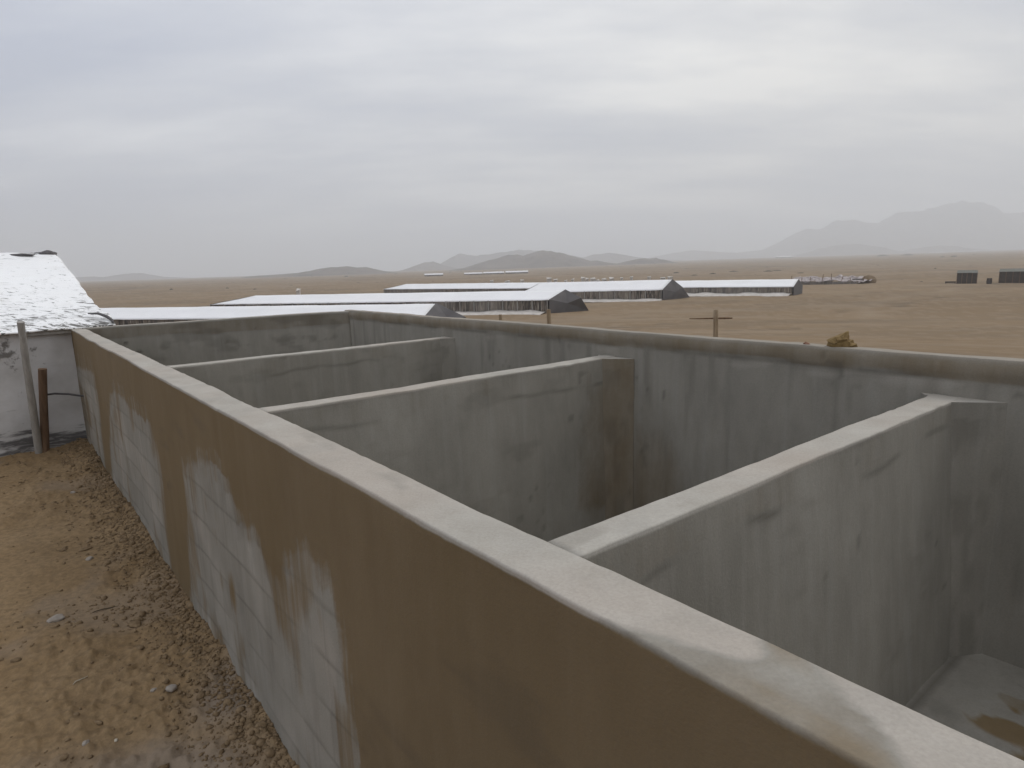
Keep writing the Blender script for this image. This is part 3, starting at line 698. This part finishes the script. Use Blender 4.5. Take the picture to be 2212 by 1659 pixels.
def thing_tube(name, label, cat, pts, rad, mat, group=None, wob=.06, seed=0, seg=12):
    base = Vector(pts[0]); v, f = tube([Vector(p) - base for p in pts], rad, seg, wob, seed)
    o = mesh_obj(name, v, f, mat, None, True); o.location = base; tag(o, label, cat, group)
    md = o.modifiers.new('e', 'EDGE_SPLIT'); md.split_angle = radians(50); return o
thing_tube('pole', 'tall pale grey pole leaning against the white shed wall', 'pole', sub(0, (-5.78, 7.58, -.02), (-5.455, 7.20, 1.615), 7), [.042, .042, .04, .04, .038, .037, .036, .036], M_GREYWOOD, seed=3)
thing_tube('wooden_stake', 'short brown wooden stake standing beside the leaning pole', 'stake', sub(0, (-5.74, 7.62, -.05), (-5.575, 7.58, 1.03), 6), .045, M_BROWNWOOD, seed=5)
thing_tube('hose', 'thin dark hose curving from the brown stake to the tank corner', 'hose', [(-5.65, 7.66, .70), (-5.55, 7.68, .71), (-5.42, 7.73, .69), (-5.25, 7.80, .64), (-5.08, 7.90, .55), (-4.98, 7.94, .45)], .012, M_HOSE, wob=0)

# ------------------------------------------------------------------ long sheep tents on the plain
def tent(name, label, e1, e0, e_h, r_h, hw, splay, wallmat, posts=0, seed=0, gz=-4, apron=None, hip=3.0, gable_label=None, ext=0.0, S=(3.7, 2.6, 1.9), BR=(4.4, 4.6)):
    """e1 / e0: (x, y) of the near eave at its right and left end"""
    e1 = np.array(e1, float); e0 = np.array(e0, float); L = np.linalg.norm(e1 - e0); d = (e1 - e0) / L; n = np.array([-d[1], d[0]])   # n points away
    if n[1] < 0: n = -n
    root = empty(name, (e1[0], e1[1], gz)); tag(root, label, 'tent', 'long livestock tents on the plain')
    def P(k, w, z):   # k from right end (0) to the left (-L)
        q = d * k + n * w; return (q[0], q[1], z)
    eh, rh = e_h, r_h
    # roof: two slopes, hip at the left end, slight sag between poles
    nk = max(24, int(L)); K = np.linspace(-L, 0, nk)
    V = []; prof_w = [-.25, .0, .25, .5, .75, 1.0]
    def row(side):
        R = []
        for k in K:
            for q in np.linspace(0, 1, 6):
                w = (-.15 + (hw + .15) * q) if side == 0 else (2 * hw + .15 - (hw + .15) * q)
                z = eh - .08 + (rh - eh + .08) * q
                kk = k
                if k < -L + 1e-6: kk = -L - .0 + hip * q
                kk = max(kk, -L + hip * q); kk += ext * q * max(0, 1 + k / 6)
                z -= .07 * sin(pi * q) + .04 * abs(sin(k * pi / 4)) * (1 - q) + .02 * vn(np.array([k / 2.]), np.array([q * 2.]), seed=seed)[0]
                R.append(P(kk, w, z))
        return R
    for side in (0, 1):
        R = row(side); F = grid_faces(nk, 6); F = F if side == 0 else F[:, ::-1]
        o = mesh_obj('roof', R, F, M_ROOF, root, True)
        md = o.modifiers.new('t', 'SOLIDIFY'); md.thickness = .05
    # hip end triangle at the left
    V = [P(-L, -.15, eh - .08), P(-L, 2 * hw + .15, eh - .08), P(-L + hip, hw, rh)]
    mesh_obj('roof_end', V, [(0, 1, 2)], M_ROOF, root)
    # side walls of netting
    for w in (.0, 2 * hw):
        v, f = box(((P(-L / 2, w, 0)[0]), (P(-L / 2, w, 0)[1]), eh / 2 - .06), (L - .3, .06, eh), (*d, 0), (*n, 0))
        mesh_obj('side_wall', v, f, wallmat, root)
    if posts:
        pv, pf = tube([(0, 0, 0), (0, 0, eh - .05)], .06, 6)
        proto = None
        for i in range(posts):
            k = -.25 - i * (L - 1) / posts
            if proto is None: proto = mesh_obj('post', pv, pf, M_GREYWOOD, root); o = proto
            else: o = proto.copy(); COL.objects.link(o); o.parent = root
            x, y, _ = P(k, -.14, 0); o.location = (x, y, 0)
    # right end panel
    if splay:
        V = [P(0, -.12, 0), P(0, -.12, eh - .02), P(ext + .1, hw, rh + .05), P(*S), P(BR[0], BR[1], 0), P(BR[0] * .46, BR[1] * .40, eh * .66), P(0, 2 * hw, 0), P(0, 2 * hw, eh - .02)]
        F = [(0, 1, 5), (1, 2, 5), (2, 3, 5), (3, 4, 5), (4, 0, 5), (2, 7, 3), (3, 7, 6), (3, 6, 4)]
    else:
        V = [P(.02, -.1, 0), P(.02, -.1, eh - .06), P(.02, hw, rh), P(.02, 2 * hw + .1, eh - .06), P(.02, 2 * hw + .1, 0)]
        F = [(0, 1, 2, 3, 4)]
    o = mesh_obj('end_panel', V, F, M_DARK, root)
    md = o.modifiers.new('t', 'SOLIDIFY'); md.thickness = .04
    if gable_label: o['label'] = gable_label
    if apron:
        k0, k1, width, hh = apron; na_, nb_ = int((k1 - k0) * 2), 9
        U, Vv = np.meshgrid(np.linspace(k0, k1, na_), np.linspace(0, 1, nb_), indexing='ij')
        w = -.1 - Vv * width * (1 + .3 * vn(U / 3, U * 0, seed=seed + 3)); z = hh * (1 - Vv) ** .7 * (1 + .4 * vn(U / 2.5, Vv, seed=seed + 4)) + .14 * np.abs(fbm(U / 1.3, Vv * 2, oct=3, seed=seed + 5)) + .03
        x = d[0] * U + n[0] * w; y = d[1] * U + n[1] * w
        o = mesh_obj('lowered_side_curtain', np.stack([x, y, z], -1).reshape(-1, 3), grid_faces(na_, nb_)[:, ::-1], M_TARP, root, True)
        md = o.modifiers.new('t', 'SOLIDIFY'); md.thickness = .04
    return root
# the nearest three share a 9 m span; measured eaves
tent('livestock_tent', 'nearest long white roofed tent just behind the far end wall of the tank', (-7.9, 59.8), (-62, 75.4), 1.9, 2.9, 2.6, 4.2, M_NET, 0, 11, hip=3, S=(3.2, 2.0, 1.65), BR=(4.3, 3.2))
tent('livestock_tent', 'long white roofed tent with striped side and large dark splayed end panel', (5.2, 84.9), (-46.6, 100.6), 1.9, 2.95, 3.3, 5.2, M_NET, 26, 12, apron=(-34, -.5, 2.6, .35), hip=6, ext=1.35)
tent('livestock_tent', 'white roofed tent in the middle with pointed dark end', (25.8, 109.2), (2.0, 113.2), 1.85, 3.35, 3.4, 5.2, M_NET, 9, 13, apron=(-20, -.2, 2.4, .3), hip=3, ext=1.75, S=(3.6, 4.4, 2.0), BR=(5.2, 7.0))
tent('livestock_tent', 'farthest long white roofed tent ending in a square grey gable', (48.9, 111.5), (-33.0, 170.1), 1.65, 2.75, 3.4, 0, M_NET, 0, 14, apron=(-30, -.3, 3.0, .45), hip=5)

# ------------------------------------------------------------------ posts behind the tank
cp = empty('wooden_post', (4.0, 12.5, gh(4.0, 12.5))); tag(cp, 'wooden post with a crossbar, standing like a cross behind the tank', 'post', 'wooden posts behind the tank')
def loc(p, o): return Vector(p) - Vector(o.location)
v, f = tube([loc(q, cp) for q in sub(0, (4.005, 12.5, -.35), (3.995, 12.5, 1.15), 8)], [.048, .047, .046, .045, .045, .045, .044, .046, .044], 12, .07, 8)
mesh_obj('upright', v, f, M_WOOD, cp, True)
v, f = tube([loc(q, cp) for q in sub(0, (3.50, 12.56, .985), (4.33, 12.54, .975), 8)], [.008, .011, .014, .015, .016, .018, .02, .02, .014], 8, .1, 9)
mesh_obj('crossbar', v, f, M_BROWNWOOD, cp, True)
thing_tube('wooden_post', 'thick wooden post standing in front of the splayed dark tent end', 'post', sub(0, (.85, 14.0, -.4), (.84, 14.0, 1.15), 8), [.05, .05, .048, .048, .047, .047, .046, .047, .045], M_WOOD, 'wooden posts behind the tank', .07, 10)
thing_tube('wooden_post', 'faint short post, leftmost behind the tank rim', 'post', sub(0, (-.24, 16.0, -.4), (-.24, 16.0, .93), 8), .04, M_WOOD, 'wooden posts behind the tank', .07, 12)

# ------------------------------------------------------------------ lump of clay on the rim
rim = W(.44, 2.375)
lump = empty('clay_lump', (float(rim[0]), float(rim[1]), ZR)); tag(lump, 'jagged yellow brown lump of dry clay lying on the back rim', 'clay lump')
def prism_lump(name, outline, depth, mat, parent, seed, c=(0, 0, 0), rz=0.0):
    """rough broken block: outline in the x-z plane, thickened along y, roughened"""
    r_ = random.Random(seed); V = []; F = []; n = len(outline); lay = 5
    for k in range(lay):
        t = k / (lay - 1) - .5; sc = 1 - .35 * abs(t * 2) ** 2.2
        for (x, z) in outline:
            px = x * sc + r_.uniform(-.004, .004); pz = max(z * sc, 0) + (r_.uniform(-.004, .004) if z > .01 else 0); py = t * depth + r_.uniform(-.004, .004)
            V.append((c[0] + px * cos(rz) - py * sin(rz), c[1] + px * sin(rz) + py * cos(rz), c[2] + pz))
    for k in range(lay - 1):
        for q in range(n):
            q2 = (q + 1) % n; F.append((k * n + q, k * n + q2, (k + 1) * n + q2, (k + 1) * n + q))
    F.append(tuple(range(n))[::-1]); F.append(tuple(range((lay - 1) * n, lay * n)))
    return mesh_obj(name, V, F, mat, parent)
prism_lump('clod', [(-.060, 0), (-.055, .018), (-.064, .030), (-.045, .038), (-.030, .050), (-.005, .057), (.018, .072), (.030, .078), (.033, .060), (.040, .052), (.034, .040), (.052, .034), (.060, .018), (.052, 0)], .075, M_LUMP, lump, 5, rz=-.25)
prism_lump('clod', [(-.03, 0), (-.028, .012), (-.01, .02), (.012, .016), (.022, 0)], .03, M_LUMP, lump, 6, c=(.045, -.035, 0))
crumb = W(.60, 2.355)
o = prism_lump('brick_crumb', [(-.012, 0), (-.016, .006), (-.006, .012), (.008, .008), (.014, 0)], .02, M_BRICK, None, 7); o.location = (float(crumb[0]), float(crumb[1]), ZR)
tag(o, 'tiny red brick crumb on the rim beside the clay lump', 'crumb')

# ------------------------------------------------------------------ things far out on the plain
def Z(x, y): return gh(x, y)
# collapsed tent
ct = empty('collapsed_tent', (80.0, 160.5, Z(80, 160.5))); tag(ct, 'collapsed tent of torn pinkish sheeting over dark leaning poles', 'tent')
cd_ = np.array([83.9 - 72.0, 157.7 - 172.0]); CL = np.linalg.norm(cd_); cd_ /= CL; cn = np.array([-cd_[1], cd_[0]])
U, V_ = np.meshgrid(np.linspace(-11, 8, 80), np.linspace(0, 1, 14), indexing='ij')
w = -2.5 + 6.5 * V_; zz = .75 + 1.2 * V_ * (.75 + .5 * fbm(U / 3, V_ * 2, oct=3, seed=700)) + .5 * fbm(U / 1.3, V_ * 3, oct=3, seed=701) - .5 * ss(5, 8, U)
o = mesh_obj('torn_sheet', np.stack([cd_[0] * U + cn[0] * w, cd_[1] * U + cn[1] * w, zz], -1).reshape(-1, 3), grid_faces(80, 14)[::1], M_PINK, ct, True)
md = o.modifiers.new('t', 'SOLIDIFY'); md.thickness = .05
v, f = box((0 - 1.5 * cd_[0] - 2.3 * cn[0], -1.5 * cd_[1] - 2.3 * cn[1], .35), (17, .1, .75), (*cd_, 0), (*cn, 0)); mesh_obj('side_wall', v, f, M_NET, ct)
for i, k in enumerate((-10, -7.4, -5, -2.2, .3, 2.4, 4.9, 7.3)):
    v, f = tube([(cd_[0] * k - 1.2 * cn[0], cd_[1] * k - 1.2 * cn[1], 0), (cd_[0] * (k + .6 * sin(i * 3)) - .9 * cn[0], cd_[1] * (k + .6 * sin(i * 3)) - .9 * cn[1], 2.1 + .5 * sin(i * 5))], .07, 6); mesh_obj('pole', v, f, M_BROWNWOOD, ct)
# small dark stall and a mud block at its right
def hut(name, label, cat, x, y, w, dpt, h, ang, wallm, roofm, rh=.5, group=None):
    z0 = Z(x, y); o = empty(name, (x, y, z0), ang); tag(o, label, cat, group)
    v, f = box((0, 0, (h - rh) / 2 - .1), (w, dpt, h - rh + .2)); mesh_obj('wall', v, f, wallm, o)
    # slatted front poles
    for k in range(5):
        v, f = tube([(-w / 2 + w * k / 4, -dpt / 2 - .04, 0), (-w / 2 + w * k / 4, -dpt / 2 - .04, h - rh)], .05, 6); mesh_obj('post', v, f, M_BROWNWOOD, o)
    hw_, hd = w / 2 + .12, dpt / 2 + .15
    V = [(-hw_, -hd, h - rh), (hw_, -hd, h - rh), (hw_, hd, h - rh), (-hw_, hd, h - rh), (-hw_ + .15, 0, h), (hw_ - .15, 0, h)]
    mesh_obj('roof', V, [(0, 1, 5, 4), (2, 3, 4, 5), (1, 2, 5), (3, 0, 4), (3, 2, 1, 0)], roofm, o)
    return o
hut('storage_hut', 'dark square hut standing left of the two far huts', 'hut', 97.2, 137.8, 3.5, 3.0, 2.75, -.62, M_HUT, M_HUTROOF, .55, 'dark huts on the right of the plain')
hut('storage_hut', 'wider dark hut at the right edge of the plain', 'hut', 104.0, 134.0, 4.5, 3.2, 2.9, -.66, M_HUT, M_HUTROOF, .6, 'dark huts on the right of the plain')
hut('animal_stall', 'tiny dark stall at the right end of the collapsed tent', 'stall', 84.6, 157.5, 2.4, 2.0, 1.2, -.5, M_HUT, M_HUT, .2)
scrap('earth_mound', (0, 0, 0), (1.8, 1.3, 1.5), M_CLOD, None, 41).location = (87.3, 157.6, Z(87.3, 157.6) + .4)
tag(bpy.data.objects['earth_mound'], 'brown earth mound right of the tiny dark stall', 'mound')
bar = empty('barrel', (98.4, 132.9, Z(98.4, 132.9))); tag(bar, 'small dark barrel standing between the two dark huts', 'barrel')
v, f = tube([(0, 0, 0), (0, 0, .06), (0, 0, .5), (0, 0, 1.0), (0, 0, 1.1)], [.42, .45, .50, .46, .42], 14, 0); mesh_obj('drum', v, f, M_HUT, bar, True)
v, f = tube([(0, 0, 1.1), (0, 0, 1.16)], [.45, .45], 14, 0); mesh_obj('lid', v, f, M_HUT, bar)
trough = empty('feed_trough', (93.9, 138.0, Z(93.9, 138.0)), -.6); tag(trough, 'long low dark trough just left of the square dark hut', 'trough')
v, f = box((0, 0, .35), (1.9, .6, .3)); mesh_obj('basin', v, f, M_HUT, trough)
for q in (-.8, .8):
    v, f = box((q, 0, .1), (.12, .5, .22)); mesh_obj('leg', v, f, M_BROWNWOOD, trough)

# thin white roofs of far farms
def far_shed(px0, px1, py, Y, label, cat='shed'):
    x0, _, z0 = cam_px(px0, py, Y); x1, _, z1 = cam_px(px1, py, Y)
    xm = (x0 + x1) / 2; L = abs(x1 - x0); zb = Z(xm, Y); h = max(2.0, (z0 + z1) / 2 - zb + .6)
    o = empty('far_shed', (xm, Y, zb)); tag(o, label, cat, 'thin white shed roofs far out on the plain')
    dp = Y * .006
    v, f = box((0, 0, h * .3), (L, dp, h * .6)); mesh_obj('wall', v, f, M_NET, o)
    V = [(-L / 2, -dp * .6, h * .5), (L / 2, -dp * .6, h * .5), (L / 2, 0, h), (-L / 2, 0, h), (L / 2, dp * .6, h * .5), (-L / 2, dp * .6, h * .5)]
    mesh_obj('roof', V, [(0, 1, 2, 3), (3, 2, 4, 5), (0, 3, 5), (1, 4, 2)], M_ROOF, o)
far_shed(917, 957, 592.0, 620, 'faint thin white shed roof, leftmost of those below the central hill')
far_shed(1003, 1042, 590.0, 640, 'thin white shed roof, second from left below the central hill')
far_shed(1044, 1089, 588.2, 640, 'bright thin white shed roof, third from left below the central hill')
far_shed(1092, 1141, 586.2, 650, 'thin white shed roof, fourth from left below the central hill')
far_shed(2004, 2040, 546.5, 2300, 'bright thin white roof on the horizon below the far mountain')
far_shed(1677, 1712, 553.6, 2200, 'faint thin white roof on the horizon left of the far mountain')
far_shed(2066, 2112, 545.0, 2400, 'faint broad roof on the horizon right of the bright thin one')

# ruined pale huts, a row behind the middle tent
ruins = [(1046, 604, 5, 1.2), (1062, 602, 7, 1.5), (1096, 603, 9, 1.0), (1128, 602, 6, 1.3), (1186, 600, 9, 1.8), (1200, 600, 7, 1.5), (1222, 600, 5, 1.2), (1237, 599, 5, 1.7), (1259, 597.5, 7, 2.0), (1268, 597.5, 5, 1.7), (1281, 597, 9, 2.0), (1292, 597, 6, 1.5), (1305, 598, 7, 1.9), (1321, 598, 8, 2.0), (1343, 600, 5, 1.0), (1364, 600, 6, 1.4), (1402, 594, 7, 1.3), (1432, 594, 9, .8), (1448, 592, 8, 1.0), (643, 610, 7, 2.0)]
adj = ['leftmost', 'second', 'third', 'fourth', 'fifth', 'sixth', 'seventh', 'eighth', 'ninth', 'tenth', 'eleventh', 'twelfth', 'thirteenth', 'fourteenth', 'fifteenth', 'sixteenth', 'seventeenth', 'eighteenth', 'last', '']
for i, (px, py, wpx, h) in enumerate(ruins):
    Y = 215 + (i * 37) % 40
    if i == 19: Y = 165
    x, _, _z = cam_px(px, py, Y); L = wpx / 1388 * Y; h *= .95
    o = empty('ruined_hut', (x, Y, Z(x, Y)), .2 * sin(i * 7)); 
    lab = 'tiny white hut standing alone beyond the striped side tent' if i == 19 else ('pale tumbledown hut, %s in the row behind the middle tents' % (adj[i] + (' from left' if i not in (0, 18) else '')))
    tag(o, lab, 'hut', None if i == 19 else 'pale tumbledown huts behind the tents')
    sgt = 1 + .25 * sin(i * 5)
    v, f = box((0, 0, h / 2 - .15), (L, 1.8, h * .8 + .3)); mesh_obj('wall', v, f, M_TARP, o)
    V = [(-L * .6, -1.2, h * .8), (L * .55, -1.2, h * .85 * sgt), (L * .6, 1.2, h * 1.1), (-L * .55, 1.2, h * sgt)]
    r_o = mesh_obj('roof_sheet', V, [(0, 1, 2, 3)], M_TARP, o); md = r_o.modifiers.new('t', 'SOLIDIFY'); md.thickness = .08

# dark scrub and spoil scattered over the plain (uncountable)
SV, SF = [], []
def add_bush(x, y, w, h, seed):
    r_ = random.Random(seed); n = 9; b = len(SV); z0 = Z(x, y) - .1
    rings_ = [(1.0, 0), (.85, .45), (.5, .85), (.1, 1.0)]
    for (rr, hh) in rings_:
        for k in range(n):
            a = 2 * pi * k / n; q = rr * r_.uniform(.7, 1.25)
            SV.append((x + cos(a) * w * q, y + sin(a) * w * .6 * q, z0 + hh * h * r_.uniform(.8, 1.2)))
    for i in range(3):
        for k in range(n):
            k2 = (k + 1) % n; SF.append((b + i * n + k, b + i * n + k2, b + (i + 1) * n + k2, b + (i + 1) * n + k))
r_ = random.Random(5)
for i in range(520):
    Y = 10 ** r_.uniform(2.15, 3.1); az = r_.uniform(-.78, .78); x = Y * math.tan(az)
    if vn(np.array([x / 90]), np.array([Y / 120]), seed=71)[0] < -.05 and r_.random() < .8: continue
    s_ = Y / 1388
    add_bush(x, Y, r_.uniform(.6, 2.6) * s_ * 1.6, r_.uniform(.35, .9) * s_, i)
for (px, py, Y, wpx, hpx) in ((490, 612, 330, 4, 2), (550, 616, 300, 5, 2), (368, 607, 330, 4, 2.5), (748, 590, 900, 5, 2), (1540, 585, 360, 8, 2.5), (1500, 588, 330, 9, 2), (1462, 587, 420, 8, 2.5), (1585, 583, 420, 12, 2), (1660, 584, 380, 10, 2.5), (1680, 582, 400, 12, 2), (1730, 590, 300, 8, 2), (1905, 566, 1500, 14, 3), (1960, 564, 1500, 14, 3), (2020, 586, 320, 3, 2), (2060, 568, 900, 8, 2.5), (2035, 567, 900, 6, 2), (1990, 612, 155, 5, 2)):
    x, _, z = cam_px(px, py, Y); add_bush(x, Y, wpx / 1388 * Y, hpx / 1388 * Y, px)
scrub = mesh_obj('desert_scrub', SV, SF, M_SCRUB, None, True); tag(scrub, 'dark scrub and spoil heaps dotted across the plain', 'scrub', None, 'stuff')

# ------------------------------------------------------------------ clods, pebbles, stones, straws near the wall
def rock_proto(seed, sub_=1):
    import bmesh
    bm = bmesh.new(); bmesh.ops.create_icosphere(bm, subdivisions=sub_, radius=1)
    co = np.array([v.co[:] for v in bm.verts]); q = 1 + .38 * fbm(co[:, 0] * 1.1 + seed * 7.3, co[:, 1] * 1.1, co[:, 2] * 1.1, oct=3, seed=seed)
    co = co * q[:, None]; F = np.array([[v.index for v in f.verts] for f in bm.faces]); bm.free(); return co, F
protos = [rock_proto(k, 1) for k in range(10)]
CV, CF = [], []; nb_ = 0
N = 20000
us = np.concatenate([-TF - rng.exponential(.16, N // 2), -TF - rng.uniform(.02, 3.6, N // 2)]); sss = rng.uniform(-1.0, 9, N)
cl = fbm(sss / .5, us / .5, oct=3, seed=600)
for i in range(N):
    near_wall = us[i] > -.5
    if not near_wall and cl[i] < .02 and rng.random() < .85: continue
    p = W(sss[i], us[i])
    if p[1] < .8: continue
    sz = min(.003 + rng.exponential(.0040 if near_wall else .0042), .028)
    co, F = protos[i % 10]; a = rng.uniform(0, 2 * pi); c_, s_ = cos(a), sin(a)
    q = co * np.array([sz * rng.uniform(.8, 1.5), sz * rng.uniform(.7, 1.1), sz * rng.uniform(.45, .9)])
    q = np.stack([q[:, 0] * c_ - q[:, 1] * s_, q[:, 0] * s_ + q[:, 1] * c_, q[:, 2]], 1)
    CV.append((q, p, sz)); CF.append(F + nb_); nb_ += len(co)
pz = ground_h(np.array([c[1][0] for c in CV]), np.array([c[1][1] for c in CV]))[0]
allv = np.concatenate([c[0] + np.array([c[1][0], c[1][1], z + c[2] * .15]) for c, z in zip(CV, pz)])
clods = mesh_obj('soil_clods', allv, np.concatenate(CF), M_CLOD, None, False)
tag(clods, 'loose soil clods and crumbs along the foot of the brown wall', 'clods', None, 'stuff')

def gpx(px, py):      # ground point near the tank seen at a measured bearing
    x, y, z = cam_px(px, py, 1.0); t = CAM_H / (CAM_H - z); return x * t, y * t
def stone(px, py, size, label, mat=None, seed=0, cat='stone', name='stone', group='loose stones on the sand by the wall'):
    x, y = gpx(px, py); o = scrap(name, (0, 0, 0), size, mat or M_STONE, None, seed); o.location = (x, y, gh(x, y) + size[2] * .35); o.rotation_euler = (0, 0, seed * 1.3)
    o.data.polygons.foreach_set('use_smooth', np.ones(len(o.data.polygons), dtype=bool)); tag(o, label, cat, group)
stone(122, 1343, (.042, .038, .020), 'largest pale stone lying on the sand left of the smooth patch', seed=1)
stone(371, 1492, (.030, .024, .015), 'rounded pale stone between the wall and the grey crust', seed=2)
stone(332, 1490, (.016, .012, .009), 'small pale stone just left of the rounded one', seed=3)
stone(186, 1607, (.018, .015, .010), 'small light stone near the bottom of the photo', seed=4)
stone(250, 1596, (.008, .008, .006), 'tiny white pebble near the bottom of the photo', M_STRAW, seed=5)
stone(193, 1208, (.028, .022, .014), 'small tan stone among the crumbs left of the wall', seed=6)
stone(292, 1350, (.040, .030, .014), 'flat brown stone at the right of the smooth sand patch', M_CLOD, seed=7)
stone(185, 1182, (.050, .028, .018), 'long brown clod pressed into the sand above the smooth patch', M_CLOD, seed=8)
stone(340, 1062, (.022, .018, .012), 'pale stone high up beside the wall foot', seed=9)
stone(158, 1063, (.024, .018, .014), 'lone pale stone on the sand far from the wall', seed=10)
def stick(px0, py0, px1, py1, rad, mat, name, label, cat):
    a = gpx(px0, py0); b = gpx(px1, py1); n = 6; pts = []
    for i in range(n):
        t = i / (n - 1); x = a[0] + (b[0] - a[0]) * t; y = a[1] + (b[1] - a[1]) * t; pts.append((x, y, max(gh(a[0], a[1]), gh(b[0], b[1]), gh(x, y)) + rad + .004 * sin(t * 5)))
    thing_tube(name, label, cat, pts, [rad * .7, rad, rad, rad, rad * .9, rad * .5], mat, wob=.1, seg=7)
stick(200, 1327, 258, 1311, .0035, M_TWIG, 'twig', 'dark thin twig lying on the smooth damp sand patch', 'twig')
stick(158, 1482, 190, 1462, .0026, M_STRAW, 'straw', 'pale thin straw lying on the grey crusted soil', 'straw')

# ------------------------------------------------------------------ haze
hz_v, hz_f = box((0, 1000, 198), (15000, 16000, 420))
hm = bpy.data.materials.new('haze_air'); hm.use_nodes = True; hn, hl = hm.node_tree.nodes, hm.node_tree.links; hn.clear()
ho = hn.new('ShaderNodeOutputMaterial'); hv = hn.new('ShaderNodeVolumePrincipled'); hv.inputs['Density'].default_value = HAZE = .00047
hv.inputs['Color'].default_value = (.91, .94, .975, 1); hv.inputs['Anisotropy'].default_value = .2
hl.new(hv.outputs[0], ho.inputs['Volume'])
hz = mesh_obj('haze', hz_v, hz_f, hm); tag(hz, 'pale grey haze over the desert plain', 'haze', None, 'stuff')
